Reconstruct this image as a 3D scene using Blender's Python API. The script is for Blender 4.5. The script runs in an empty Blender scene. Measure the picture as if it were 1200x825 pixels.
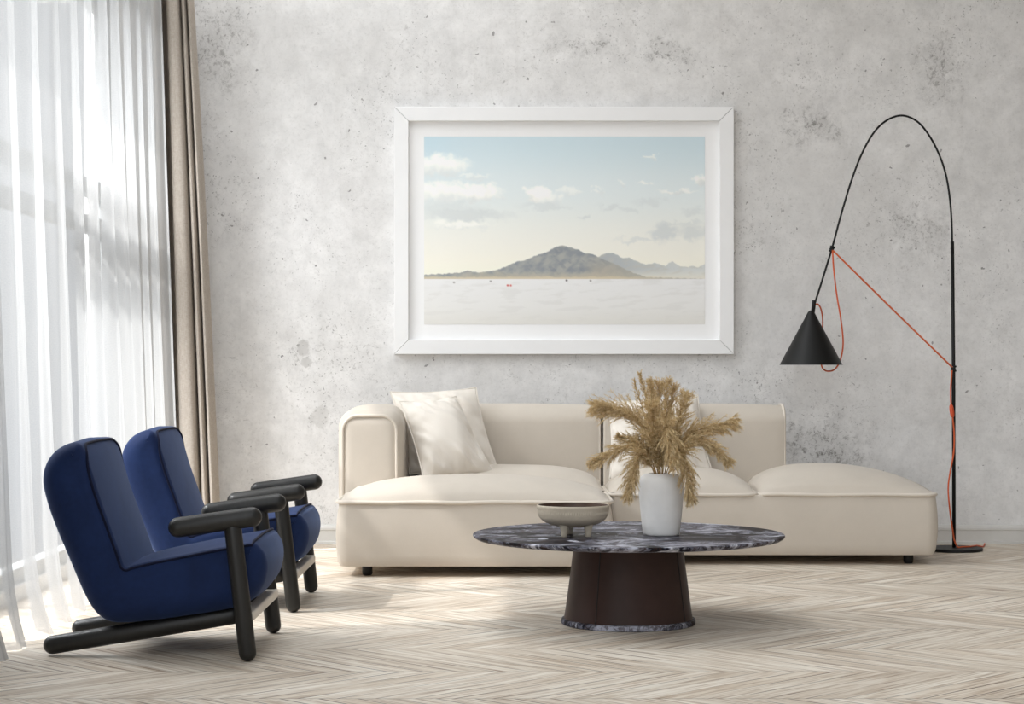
import bpy, bmesh, math, random
from mathutils import Vector, Matrix, noise

random.seed(7)
PI = math.pi
SC = bpy.context.scene
COL = SC.collection

# ---------------------------------------------------------------- camera model (photo frame 1200 x 825)
F, CX, HZ, EYE = 2300.0, 604.0, 430.0, 0.95


def P(x, y, d):
    """photo pixel (x, y) at depth d -> point in the room"""
    return Vector(((x - CX) / F * d, d, EYE + (HZ - y) / F * d))


cam_d = bpy.data.cameras.new('camera')
cam = bpy.data.objects.new('camera', cam_d)
COL.objects.link(cam)
cam.location = (0, 0, EYE)
cam.rotation_euler = (PI / 2, 0, 0)
cam_d.sensor_width = 36.0
cam_d.lens = F / 1200 * 36
cam_d.shift_x = -(CX - 600) / 1200
cam_d.shift_y = (HZ - 412.5) / 1200
cam_d.clip_start = 0.05
SC.camera = cam

# ---------------------------------------------------------------- helpers: objects


def link(name, bm, mat, parent=None, smooth=True, auto=None):
    me = bpy.data.meshes.new(name)
    bm.normal_update()
    bm.to_mesh(me)
    bm.free()
    if smooth:
        for p in me.polygons:
            p.use_smooth = True
        if auto is not None:
            me.set_sharp_from_angle(angle=math.radians(auto))
    o = bpy.data.objects.new(name, me)
    COL.objects.link(o)
    if mat:
        me.materials.append(mat)
    if parent:
        root = parent
        while root.parent:
            root = root.parent
        me.transform(Matrix.Translation(-root.location))
        o.parent = parent
    return o


def thing(name, label, cat, loc=(0, 0, 0), group=None):
    o = bpy.data.objects.new(name, None)
    COL.objects.link(o)
    o.empty_display_size = 0.1
    o.location = loc
    o['label'] = label
    o['category'] = cat
    if group:
        o['group'] = group
    bpy.context.view_layer.update()
    return o


def tag(o, label, cat, group=None):
    o['label'] = label
    o['category'] = cat
    if group:
        o['group'] = group
    return o


def structure(o):
    o['kind'] = 'structure'
    return o


def copy_tree(root, loc, label):
    r = root.copy()
    COL.objects.link(r)
    r.location = loc
    r['label'] = label
    for ch in list(root.children):
        c = ch.copy()
        COL.objects.link(c)
        c.parent = r
        for g in list(ch.children):
            d = g.copy()
            COL.objects.link(d)
            d.parent = c
    return r


# ---------------------------------------------------------------- helpers: shapes


def box(bm, x0, x1, y0, y1, z0, z1):
    vs = [bm.verts.new((x, y, z)) for x in (x0, x1) for y in (y0, y1) for z in (z0, z1)]
    for f in ((0, 1, 3, 2), (4, 6, 7, 5), (0, 4, 5, 1), (2, 3, 7, 6), (0, 2, 6, 4), (1, 5, 7, 3)):
        bm.faces.new([vs[i] for i in f])


def bevel_all(bm, w, seg=2):
    bmesh.ops.bevel(bm, geom=list(bm.edges), offset=w, segments=seg, affect='EDGES', profile=0.5)


def tube(bm, pts, rad, n=10, closed=False, caps=True, round_caps=False):
    """sweep a circle along points; rad is one number or one per point"""
    pts = [Vector(p) for p in pts]
    rads = [rad] * len(pts) if not hasattr(rad, '__len__') else list(rad)
    if round_caps and not closed:
        d0 = (pts[0] - pts[1]).normalized()
        d1 = (pts[-1] - pts[-2]).normalized()
        r0, r1 = rads[0], rads[-1]
        k = 6
        hp, hr = [], []
        for i in range(k):
            a = PI / 2 * (k - i) / k
            hp.append(pts[0] + d0 * (r0 * math.sin(a) - r0))
            hr.append(max(r0 * math.cos(a), r0 * 0.03))
        tp, tr = [], []
        for i in range(1, k + 1):
            a = PI / 2 * i / k
            tp.append(pts[-1] + d1 * (r1 * math.sin(a) - r1))
            tr.append(max(r1 * math.cos(a), r1 * 0.03))
        pts = hp + [pts[0] - d0 * r0] + pts[1:-1] + [pts[-1] - d1 * r1] + tp
        rads = hr + [r0] + rads[1:-1] + [r1] + tr
    m = len(pts)
    tang = []
    for i in range(m):
        if closed:
            t = pts[(i + 1) % m] - pts[i - 1]
        else:
            t = pts[min(i + 1, m - 1)] - pts[max(i - 1, 0)]
        tang.append(t.normalized() if t.length > 1e-9 else Vector((0, 0, 1)))
    ref = Vector((0, 0, 1)) if abs(tang[0].z) < 0.9 else Vector((1, 0, 0))
    u = (ref - tang[0] * ref.dot(tang[0])).normalized()
    rings = []
    for i in range(m):
        if i:
            q = tang[i - 1].rotation_difference(tang[i])
            u = q @ u
            u = (u - tang[i] * u.dot(tang[i])).normalized()
        v = tang[i].cross(u)
        rings.append([bm.verts.new(pts[i] + (u * math.cos(2 * PI * k / n) + v * math.sin(2 * PI * k / n)) * rads[i]) for k in range(n)])
    for i in range(m if closed else m - 1):
        a, b = rings[i], rings[(i + 1) % m]
        off = 0
        if closed and i == m - 1:
            off = min(range(n), key=lambda s: (a[0].co - b[s].co).length)
        for k in range(n):
            bm.faces.new((a[k], a[(k + 1) % n], b[(k + 1 + off) % n], b[(k + off) % n]))
    if caps and not closed:
        bm.faces.new(list(reversed(rings[0])))
        bm.faces.new(rings[-1])


def lathe(bm, prof, c=(0, 0, 0), n=64, a0=0.0):
    """revolve (radius, z) pairs; r = 0 ends close to a point"""
    c = Vector(c)
    rings = []
    for r, z in prof:
        if r < 1e-6:
            rings.append([bm.verts.new(c + Vector((0, 0, z)))])
        else:
            rings.append([bm.verts.new(c + Vector((r * math.cos(a0 + 2 * PI * k / n), r * math.sin(a0 + 2 * PI * k / n), z))) for k in range(n)])
    for a, b in zip(rings, rings[1:]):
        for k in range(n):
            k2 = (k + 1) % n
            if len(a) == 1 and len(b) == 1:
                continue
            if len(a) == 1:
                bm.faces.new((a[0], b[k2], b[k]))
            elif len(b) == 1:
                bm.faces.new((a[k], a[k2], b[0]))
            else:
                bm.faces.new((a[k], a[k2], b[k2], b[k]))
    bmesh.ops.recalc_face_normals(bm, faces=bm.faces)


def catmull(pts, per=8, closed=False):
    pts = [Vector(p) for p in pts]
    n = len(pts)
    out = []
    for i in range(n if closed else n - 1):
        if closed:
            p0, p1, p2, p3 = pts[i - 1], pts[i], pts[(i + 1) % n], pts[(i + 2) % n]
        else:
            p0, p1, p2, p3 = pts[max(i - 1, 0)], pts[i], pts[i + 1], pts[min(i + 2, n - 1)]
        for k in range(per):
            t = k / per
            out.append(0.5 * ((2 * p1) + (p2 - p0) * t + (2 * p0 - 5 * p1 + 4 * p2 - p3) * t * t + (3 * p1 - p0 - 3 * p2 + p3) * t ** 3))
    if not closed:
        out.append(pts[-1])
    return out


def rounded_box(bm, x0, x1, y0, y1, z0, z1, r, bulge=(0, 0, 0), seg=None, crease_noise=0.0):
    """box with rounded edges and softly blown-up faces"""
    if not hasattr(r, '__len__'):
        r = (r, r, r)
    hx, hy, hz = (x1 - x0) / 2, (y1 - y0) / 2, (z1 - z0) / 2
    c = Vector(((x0 + x1) / 2, (y0 + y1) / 2, (z0 + z1) / 2))
    h = (hx, hy, hz)

    def stops(i):
        H, R = h[i], min(r[i], h[i] * 0.98)
        k = 6
        edge = [-H + R * (1 - math.cos(PI / 2 * j / k)) * 1.0 for j in range(k)]
        edge = [-H + R * j / k for j in range(k)]
        m = max(4, int((2 * H - 2 * R) / 0.045))
        mid = [-H + R + (2 * H - 2 * R) * j / m for j in range(m + 1)]
        return edge + mid + [-e for e in reversed(edge)]
    S = [stops(i) for i in range(3)]
    cache = {}

    def vert(p):
        key = tuple(round(q, 6) for q in p)
        if key in cache:
            return cache[key]
        q = Vector(p)
        inner = Vector([max(-h[i] + r[i], min(h[i] - r[i], q[i])) for i in range(3)])
        d = Vector([(q[i] - inner[i]) / r[i] for i in range(3)])
        mx = max(abs(d.x), abs(d.y), abs(d.z))
        if mx > 1e-9 and d.length > 1e-9:
            # cube to sphere
            a, b, e = d
            s = Vector((a * math.sqrt(max(0, 1 - b * b / 2 - e * e / 2 + b * b * e * e / 3)),
                        b * math.sqrt(max(0, 1 - e * e / 2 - a * a / 2 + e * e * a * a / 3)),
                        e * math.sqrt(max(0, 1 - a * a / 2 - b * b / 2 + a * a * b * b / 3))))
            w = inner + Vector((s.x * r[0], s.y * r[1], s.z * r[2]))
        else:
            w = q
        n = [w[i] / h[i] for i in range(3)]
        g = [max(0.0, 1 - abs(n[i]) ** 2.4) for i in range(3)]
        w = Vector((w.x + bulge[0] * n[0] * g[1] * g[2], w.y + bulge[1] * n[1] * g[0] * g[2], w.z + bulge[2] * n[2] * g[0] * g[1]))
        w = w + c
        if crease_noise:
            w += noise.noise_vector(w * 5.0) * crease_noise
        v = bm.verts.new(w)
        cache[key] = v
        return v
    for ax in range(3):
        i, j = (ax + 1) % 3, (ax + 2) % 3
        for sgn in (-1, 1):
            for a in range(len(S[i]) - 1):
                for b in range(len(S[j]) - 1):
                    quad = []
                    for (aa, bb) in ((a, b), (a + 1, b), (a + 1, b + 1), (a, b + 1)):
                        p = [0, 0, 0]
                        p[ax] = sgn * h[ax]
                        p[i] = S[i][aa]
                        p[j] = S[j][bb]
                        quad.append(vert(p))
                    if len(set(quad)) == 4:
                        bm.faces.new(quad if sgn > 0 else quad[::-1])


def rrect(x0, x1, y0, y1, r, per=8, sub=6):
    """rounded rectangle outline, counter-clockwise, with points along the straights"""
    pts = []
    cs = ((x1 - r, y0 + r, -PI / 2), (x1 - r, y1 - r, 0), (x0 + r, y1 - r, PI / 2), (x0 + r, y0 + r, PI))
    for (cx, cy, a) in cs:
        for k in range(per + 1):
            t = a + PI / 2 * k / per
            pts.append((cx + r * math.cos(t), cy + r * math.sin(t)))
    out = []
    n = len(pts)
    for i in range(n):
        p, q = pts[i], pts[(i + 1) % n]
        out.append(p)
        L = math.hypot(q[0] - p[0], q[1] - p[1])
        m = int(L / 0.05)
        for k in range(1, m):
            t = k / m
            out.append((p[0] + (q[0] - p[0]) * t, p[1] + (q[1] - p[1]) * t))
    return out


# ---------------------------------------------------------------- helpers: materials


def lin(c):
    return tuple(((v / 255) / 12.92 if v / 255 <= 0.04045 else ((v / 255 + 0.055) / 1.055) ** 2.4) for v in c[:3]) + (1.0,)


class NT:
    def __init__(self, name):
        self.m = bpy.data.materials.new(name)
        self.m.use_nodes = True
        self.t = self.m.node_tree
        self.t.nodes.clear()
        self.out = self.n('ShaderNodeOutputMaterial')

    def n(self, kind, **kw):
        nd = self.t.nodes.new(kind)
        for k, v in kw.items():
            setattr(nd, k, v)
        return nd

    def l(self, a, b):
        self.t.links.new(a, b)

    def math(self, op, a, b=None, c=None):
        nd = self.n('ShaderNodeMath', operation=op)
        for i, v in enumerate((a, b, c)):
            if v is None:
                continue
            if isinstance(v, (int, float)):
                nd.inputs[i].default_value = v
            else:
                self.l(v, nd.inputs[i])
        return nd.outputs[0]

    def coords(self, kind='Object', scale=(1, 1, 1), rot=(0, 0, 0), loc=(0, 0, 0)):
        tc = self.n('ShaderNodeTexCoord')
        mp = self.n('ShaderNodeMapping')
        mp.inputs['Scale'].default_value = scale
        mp.inputs['Rotation'].default_value = rot
        mp.inputs['Location'].default_value = loc
        self.l(tc.outputs[kind], mp.inputs[0])
        return mp.outputs[0]

    def noise(self, vec, scale, detail=4, rough=0.55, dist=0.0):
        nd = self.n('ShaderNodeTexNoise')
        nd.inputs['Scale'].default_value = scale
        nd.inputs['Detail'].default_value = detail
        nd.inputs['Roughness'].default_value = rough
        nd.inputs['Distortion'].default_value = dist
        if vec is not None:
            self.l(vec, nd.inputs['Vector'])
        return nd.outputs['Fac']

    def ramp(self, fac, stops, interp='LINEAR'):
        nd = self.n('ShaderNodeValToRGB')
        nd.color_ramp.interpolation = interp
        e = nd.color_ramp.elements
        while len(e) < len(stops):
            e.new(0.5)
        for el, (p, c) in zip(e, stops):
            el.position = p
            el.color = c if len(c) == 4 else tuple(c) + (1.0,)
        self.l(fac, nd.inputs[0])
        return nd.outputs[0]

    def step(self, fac, a, b):
        nd = self.n('ShaderNodeMapRange', clamp=True)
        nd.interpolation_type = 'SMOOTHSTEP'
        nd.inputs['From Min'].default_value = a
        nd.inputs['From Max'].default_value = b
        self.l(fac, nd.inputs['Value'])
        return nd.outputs['Result']

    def mix(self, fac, a, b, mode='MIX'):
        nd = self.n('ShaderNodeMix', data_type='RGBA', blend_type=mode)
        for s, v in ((0, fac), (6, a), (7, b)):
            if isinstance(v, (int, float)):
                nd.inputs[s].default_value = v
            elif isinstance(v, tuple):
                nd.inputs[s].default_value = v if len(v) == 4 else v + (1.0,)
            else:
                self.l(v, nd.inputs[s])
        return nd.outputs[2]

    def bump(self, h, strength=0.3, dist=0.01):
        nd = self.n('ShaderNodeBump')
        nd.inputs['Strength'].default_value = strength
        nd.inputs['Distance'].default_value = dist
        self.l(h, nd.inputs['Height'])
        return nd.outputs[0]

    def bsdf(self, color, rough=0.5, spec=0.5, metal=0.0, normal=None, sheen=0.0, sheen_tint=None, sheen_rough=0.5, coat=0.0):
        b = self.n('ShaderNodeBsdfPrincipled')
        for key, v in (('Base Color', color), ('Roughness', rough)):
            if isinstance(v, (int, float, tuple)):
                b.inputs[key].default_value = v
            else:
                self.l(v, b.inputs[key])
        b.inputs['Specular IOR Level'].default_value = spec
        b.inputs['Metallic'].default_value = metal
        if sheen:
            b.inputs['Sheen Weight'].default_value = sheen
            b.inputs['Sheen Roughness'].default_value = sheen_rough
            if sheen_tint:
                b.inputs['Sheen Tint'].default_value = sheen_tint
        if coat:
            b.inputs['Coat Weight'].default_value = coat
            b.inputs['Coat Roughness'].default_value = 0.15
        if normal is not None:
            self.l(normal, b.inputs['Normal'])
        self.l(b.outputs[0], self.out.inputs[0])
        return b


def m_plain(name, rgb, rough=0.5, spec=0.5, metal=0.0, nscale=40, amp=0.06, bump=0.05, **kw):
    t = NT(name)
    v = t.coords('Object')
    f = t.noise(v, nscale, 4)
    c = lin(rgb)
    lo = tuple(x * (1 - amp) for x in c[:3]) + (1,)
    hi = tuple(min(1, x * (1 + amp)) for x in c[:3]) + (1,)
    col = t.ramp(f, [(0.3, lo), (0.7, hi)])
    t.bsdf(col, rough, spec, metal, t.bump(f, bump, 0.002), **kw)
    return t.m


def wall_px(x, y):
    p = P(x, y, 10.56)
    return p.x, p.z


STAINS_AND_SHADE = [wall_px(356, 408) + (0.030, 0.045, lin((172, 170, 167)), 0.5), wall_px(359, 425) + (0.036, 0.030, lin((172, 170, 167)), 0.5),
          wall_px(376, 490) + (0.05, 0.06, lin((182, 180, 177)), 0.35),
          wall_px(965, 515) + (0.30, 0.16, lin((112, 109, 105)), 0.55), wall_px(975, 540) + (0.24, 0.08, lin((110, 107, 103)), 0.5),  # behind the sofa end: stain with wall shade painted in
          wall_px(948, 150) + (0.20, 0.11, lin((110, 107, 104)), 0.6), wall_px(1100, 80) + (0.16, 0.20, lin((116, 113, 110)), 0.5),
          wall_px(250, 60) + (0.28, 0.30, lin((138, 135, 132)), 0.5), wall_px(680, 55) + (0.26, 0.08, lin((120, 118, 115)), 0.5),
          wall_px(780, 60) + (0.22, 0.08, lin((118, 116, 113)), 0.5), wall_px(1080, 270) + (0.22, 0.14, lin((128, 125, 122)), 0.45)]


def m_wall():
    t = NT('aged_concrete_plaster')
    v = t.coords('Object')
    big = t.noise(v, 0.8, 4, 0.55, 0.3)
    mid = t.noise(v, 7.0, 10, 0.72, 0.2)
    drip = t.noise(t.coords('Object', scale=(5.0, 1, 0.35), loc=(3, 0, 1)), 3.0, 4, 0.55)
    fine = t.noise(v, 60, 6, 0.75)
    base = t.ramp(mid, [(0.25, lin((208, 207, 206))), (0.5, lin((226, 225, 224))), (0.75, lin((241, 240, 239)))])
    base = t.mix(t.math('MULTIPLY', t.step(big, 0.46, 0.70), 0.30), base, lin((196, 194, 191)))
    base = t.mix(t.math('MULTIPLY', t.step(drip, 0.54, 0.76), 0.20), base, lin((200, 198, 195)))
    base = t.mix(t.math('MULTIPLY', t.step(fine, 0.48, 0.72), 0.30), base, lin((178, 176, 173)))
    nz = t.n('ShaderNodeTexNoise')
    nz.inputs['Scale'].default_value = 26
    nz.inputs['Detail'].default_value = 4
    t.l(v, nz.inputs['Vector'])

    def warped(k):
        sc = t.n('ShaderNodeVectorMath', operation='SCALE')
        sc.inputs['Scale'].default_value = k
        t.l(nz.outputs['Color'], sc.inputs[0])
        wv = t.n('ShaderNodeVectorMath', operation='ADD')
        t.l(v, wv.inputs[0])
        t.l(sc.outputs[0], wv.inputs[1])
        return wv.outputs[0]

    def pits(scale, k, keep, size):
        vo = t.n('ShaderNodeTexVoronoi')
        vo.inputs['Scale'].default_value = scale
        t.l(warped(k), vo.inputs['Vector'])
        sp = t.n('ShaderNodeSeparateColor')
        t.l(vo.outputs['Color'], sp.inputs[0])
        lim = t.math('MULTIPLY', t.step(sp.outputs[0], keep, 1.0), size)
        return t.math('LESS_THAN', vo.outputs['Distance'], lim)
    patch = t.noise(v, 1.5, 6, 0.68, 0.2)
    pit = pits(22, 0.05, 0.80, 0.17)
    pit2 = t.math('MULTIPLY', pits(70, 0.05, 0.55, 0.30), t.step(patch, 0.44, 0.60))
    grit = t.noise(t.coords('Object', scale=(1, 1, 0.9), loc=(5, 2, 7)), 42, 8, 0.8, 0.6)
    gritm = t.math('MULTIPLY', t.step(grit, 0.55, 0.63), t.step(patch, 0.47, 0.66))
    base = t.mix(t.math('MULTIPLY', pit, 0.62), base, lin((92, 90, 88)))
    base = t.mix(t.math('MULTIPLY', pit2, 0.5), base, lin((100, 97, 94)))
    base = t.mix(t.math('MULTIPLY', gritm, 0.5), base, lin((116, 113, 109)))
    # old water stains, worn spots, and shade painted in behind the sofa end
    sepw = t.n('ShaderNodeSeparateXYZ')
    t.l(v, sepw.inputs[0])
    for (sx0, sz0_, rx, rz, col_, k) in STAINS_AND_SHADE:
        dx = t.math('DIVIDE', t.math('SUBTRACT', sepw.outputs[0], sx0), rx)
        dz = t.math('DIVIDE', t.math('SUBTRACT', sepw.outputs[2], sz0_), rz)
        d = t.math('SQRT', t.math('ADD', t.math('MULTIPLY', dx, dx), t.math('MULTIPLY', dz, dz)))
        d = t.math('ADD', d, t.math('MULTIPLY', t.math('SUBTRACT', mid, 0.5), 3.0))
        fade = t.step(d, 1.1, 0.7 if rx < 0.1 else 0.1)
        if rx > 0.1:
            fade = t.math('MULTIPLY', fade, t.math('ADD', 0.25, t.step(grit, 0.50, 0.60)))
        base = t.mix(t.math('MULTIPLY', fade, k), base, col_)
    # hairline scratches
    s1 = t.noise(t.coords('Object', scale=(1.0, 1, 5.0), rot=(0, 0.35, 0)), 4, 4, 0.6, 0.8)
    line = t.step(t.math('ABSOLUTE', t.math('SUBTRACT', s1, 0.5)), 0.0035, 0.0)
    keep = t.step(t.noise(t.coords('Object', loc=(9, 1, 4)), 2.6, 5, 0.7), 0.57, 0.63)
    scr = t.math('MULTIPLY', line, keep)
    base = t.mix(t.math('MULTIPLY', scr, 0.6), base, lin((98, 95, 92)))
    h = t.math('SUBTRACT', t.math('ADD', t.math('MULTIPLY', mid, 0.5), t.math('MULTIPLY', fine, 0.2)), t.math('ADD', t.math('ADD', pit, pit2), t.math('MULTIPLY', gritm, 0.6)))
    t.bsdf(base, 0.85, 0.2, 0, t.bump(h, 0.22, 0.005))
    return t.m


def m_floor():
    """chevron boards: bands 0.5 m deep, boards slanting left and right in turn"""
    t = NT('bleached_chevron_boards')
    tc = t.n('ShaderNodeTexCoord')
    sep = t.n('ShaderNodeSeparateXYZ')
    t.l(tc.outputs['Object'], sep.inputs[0])
    X, Y = sep.outputs[0], sep.outputs[1]
    B, W = 0.5, 0.112
    vb = t.math('DIVIDE', t.math('ADD', Y, 0.38), B)
    band = t.math('FLOOR', vb)
    fr = t.math('SUBTRACT', vb, band)
    par = t.math('MODULO', t.math('ADD', band, 100), 2.0)
    sgn = t.math('SUBTRACT', t.math('MULTIPLY', par, 2.0), 1.0)
    slant = t.math('MULTIPLY', t.math('MULTIPLY', fr, sgn), B * 1.0)
    u = t.math('DIVIDE', t.math('ADD', t.math('ADD', X, 20), slant), W)
    idx = t.math('FLOOR', u)
    fu = t.math('SUBTRACT', u, idx)
    cmb = t.n('ShaderNodeCombineXYZ')
    t.l(idx, cmb.inputs[0])
    t.l(band, cmb.inputs[1])
    wn = t.n('ShaderNodeTexWhiteNoise', noise_dimensions='3D')
    t.l(cmb.outputs[0], wn.inputs['Vector'])
    rnd = wn.outputs['Value']
    # grain runs along each board: across = fu*W, along = fr
    g = t.n('ShaderNodeCombineXYZ')
    t.l(t.math('MULTIPLY', fu, 1.6), g.inputs[0])
    t.l(t.math('ADD', t.math('MULTIPLY', fr, 0.55), t.math('MULTIPLY', rnd, 37.0)), g.inputs[1])
    t.l(t.math('MULTIPLY', rnd, 91.0), g.inputs[2])
    gr = t.noise(g.outputs[0], 4.0, 7, 0.66, 0.25)
    gr2 = t.noise(g.outputs[0], 1.6, 3, 0.5, 0.8)
    col = t.ramp(gr, [(0.32, lin((136, 115, 96))), (0.43, lin((204, 190, 174))), (0.56, lin((232, 226, 216))), (0.78, lin((245, 242, 236)))])
    tone = t.ramp(rnd, [(0.0, lin((222, 214, 204))), (0.35, lin((243, 240, 234))), (0.7, lin((252, 250, 246))), (1.0, lin((228, 218, 205)))])
    col = t.mix(0.75, col, tone, 'MULTIPLY')
    col = t.mix(t.math('MULTIPLY', t.step(gr2, 0.55, 0.8), 0.35), col, lin((158, 134, 112)))
    e1 = t.math('MINIMUM', fu, t.math('SUBTRACT', 1.0, fu))
    gap = t.step(e1, 0.050, 0.016)
    keep = t.step(t.noise(t.coords('Object'), 2.2, 2, 0.5), 0.36, 0.62)
    e2 = t.math('MINIMUM', fr, t.math('SUBTRACT', 1.0, fr))
    gap2 = t.math('MULTIPLY', t.step(e2, 0.010, 0.003), 0.6)
    gm = t.math('MAXIMUM', t.math('MULTIPLY', gap, t.math('ADD', 0.12, t.math('MULTIPLY', keep, 0.85))), gap2)
    col = t.mix(gm, col, lin((70, 54, 42)))
    h = t.math('SUBTRACT', t.math('MULTIPLY', gr, 0.4), gm)
    t.bsdf(col, t.math('ADD', 0.42, t.math('MULTIPLY', gr, 0.25)), 0.35, 0, t.bump(h, 0.3, 0.003))
    return t.m


def m_marble():
    t = NT('dark_veined_marble')
    v = t.coords('Object', scale=(1.0, 1.25, 1.0), rot=(0, 0, 0.35))
    a = t.noise(v, 3.2, 8, 0.6, 1.5)
    b = t.noise(t.coords('Object', scale=(1.0, 1.5, 1.0), rot=(0, 0, -0.3), loc=(4, 2, 1)), 4.8, 8, 0.62, 2.0)
    c = t.noise(v, 30, 6, 0.7, 1.2)
    col = t.ramp(a, [(0.36, lin((6, 6, 9))), (0.45, lin((28, 28, 36))), (0.50, lin((118, 119, 132))), (0.535, lin((40, 37, 40))), (0.60, lin((176, 177, 190))), (0.68, lin((72, 70, 78))), (0.75, lin((20, 19, 22)))])
    col = t.mix(t.math('MULTIPLY', t.step(b, 0.56, 0.64), 0.85), col, lin((206, 207, 218)))
    vein = t.step(t.math('ABSOLUTE', t.math('SUBTRACT', b, 0.47)), 0.035, 0.0)
    col = t.mix(t.math('MULTIPLY', vein, 0.7), col, lin((58, 42, 36)))
    col = t.mix(t.math('MULTIPLY', t.step(c, 0.53, 0.62), 0.6), col, lin((8, 8, 10)))
    t.bsdf(col, 0.42, 0.04, 0, None)
    return t.m


def m_fabric(name, rgb, scale=420, amp=0.08, bump=0.12, sheen=0.15, rough=0.9):
    t = NT(name)
    v = t.coords('Object')
    big = t.noise(v, 7, 4, 0.6)
    fine = t.noise(v, scale, 2, 0.5)
    c = lin(rgb)
    lo = tuple(x * (1 - amp) for x in c[:3]) + (1,)
    hi = tuple(min(1, x * (1 + amp)) for x in c[:3]) + (1,)
    f = t.math('ADD', t.math('MULTIPLY', big, 0.6), t.math('MULTIPLY', fine, 0.4))
    col = t.ramp(f, [(0.3, lo), (0.7, hi)])
    h = t.math('ADD', fine, t.math('MULTIPLY', big, 2.0))
    t.bsdf(col, rough, 0.2, 0, t.bump(h, bump, 0.004), sheen=sheen)
    return t.m


def m_velvet():
    t = NT('blue_velvet')
    v = t.coords('Object')
    n1 = t.noise(v, 6, 5, 0.65, 0.6)
    n2 = t.noise(v, 60, 3, 0.6)
    f = t.math('ADD', t.math('MULTIPLY', n1, 0.75), t.math('MULTIPLY', n2, 0.25))
    col = t.ramp(f, [(0.3, (0.006, 0.016, 0.062, 1)), (0.7, (0.010, 0.026, 0.095, 1))])
    t.bsdf(col, 0.75, 0.2, 0, t.bump(f, 0.06, 0.004), sheen=0.22, sheen_tint=(0.42, 0.58, 1.0, 1), sheen_rough=0.38)
    return t.m


def m_sheer():
    t = NT('white_sheer_voile')
    v = t.coords('UV', scale=(1, 1, 1))
    f = t.noise(v, 300, 2, 0.5)
    tr = t.n('ShaderNodeBsdfTransparent')
    tr.inputs[0].default_value = (1, 1, 1, 1)
    tl = t.n('ShaderNodeBsdfTranslucent')
    tl.inputs[0].default_value = (0.205, 0.207, 0.207, 1)
    df = t.n('ShaderNodeBsdfDiffuse')
    df.inputs[0].default_value = (0.86, 0.865, 0.865, 1)
    m1 = t.n('ShaderNodeMixShader')
    m1.inputs[0].default_value = 0.52
    t.l(df.outputs[0], m1.inputs[1])
    t.l(tl.outputs[0], m1.inputs[2])
    m2 = t.n('ShaderNodeMixShader')
    t.l(t.math('ADD', 0.58, t.math('MULTIPLY', f, 0.14)), m2.inputs[0])
    t.l(tr.outputs[0], m2.inputs[1])
    t.l(m1.outputs[0], m2.inputs[2])
    t.l(m2.outputs[0], t.out.inputs[0])
    return t.m


def m_drape():
    t = NT('beige_linen_drape')
    v = t.coords('Object', scale=(1, 1, 0.25))
    v2 = t.coords('Object', scale=(1, 1, 6))
    f = t.math('ADD', t.math('MULTIPLY', t.noise(v, 160, 3, 0.6), 0.5), t.math('MULTIPLY', t.noise(v2, 60, 3, 0.6), 0.5))
    col = t.ramp(f, [(0.3, lin((156, 147, 137))), (0.7, lin((184, 175, 165)))])
    d = t.n('ShaderNodeBsdfDiffuse')
    t.l(col, d.inputs[0])
    tl = t.n('ShaderNodeBsdfTranslucent')
    t.l(col, tl.inputs[0])
    m = t.n('ShaderNodeMixShader')
    m.inputs[0].default_value = 0.03
    t.l(d.outputs[0], m.inputs[1])
    t.l(tl.outputs[0], m.inputs[2])
    nb = t.bump(f, 0.2, 0.002)
    t.l(nb, d.inputs['Normal'])
    t.l(m.outputs[0], t.out.inputs[0])
    return t.m


def m_attr():
    t = NT('landscape_print')
    a = t.n('ShaderNodeVertexColor', layer_name='ink')
    t.bsdf(a.outputs[0], 0.9, 0.1)
    return t.m


def m_glass():
    t = NT('window_glass')
    g = t.n('ShaderNodeBsdfGlossy')
    g.inputs['Roughness'].default_value = 0.02
    tr = t.n('ShaderNodeBsdfTransparent')
    m = t.n('ShaderNodeMixShader')
    m.inputs[0].default_value = 0.05
    t.l(tr.outputs[0], m.inputs[1])
    t.l(g.outputs[0], m.inputs[2])
    t.l(m.outputs[0], t.out.inputs[0])
    return t.m


def m_leather():
    t = NT('dark_brown_leather')
    v = t.coords('Object')
    f = t.noise(v, 5, 5, 0.6)
    g = t.noise(v, 220, 3, 0.6)
    col = t.ramp(f, [(0.3, lin((50, 36, 32))), (0.7, lin((68, 50, 45)))])
    t.bsdf(col, 0.45, 0.18, 0, t.bump(g, 0.12, 0.001))
    return t.m


def m_pampas():
    t = NT('dried_pampas_fluff')
    v = t.coords('Object')
    f = t.noise(v, 85, 5, 0.75)
    col = t.ramp(f, [(0.3, lin((170, 145, 106))), (0.5, lin((216, 194, 152))), (0.7, lin((243, 229, 197)))])
    d = t.n('ShaderNodeBsdfDiffuse')
    t.l(col, d.inputs[0])
    tl = t.n('ShaderNodeBsdfTranslucent')
    t.l(col, tl.inputs[0])
    m = t.n('ShaderNodeMixShader')
    m.inputs[0].default_value = 0.3
    t.l(d.outputs[0], m.inputs[1])
    t.l(tl.outputs[0], m.inputs[2])
    t.l(m.outputs[0], t.out.inputs[0])
    return t.m


def m_wood(name, lo, hi, rough=0.4, scale=(18, 18, 2)):
    t = NT(name)
    v = t.coords('Object', scale=scale)
    f = t.noise(v, 4, 6, 0.65, 0.5)
    col = t.ramp(f, [(0.3, lin(lo)), (0.7, lin(hi))])
    t.bsdf(col, rough, 0.5, 0, t.bump(f, 0.08, 0.002))
    return t.m


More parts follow.
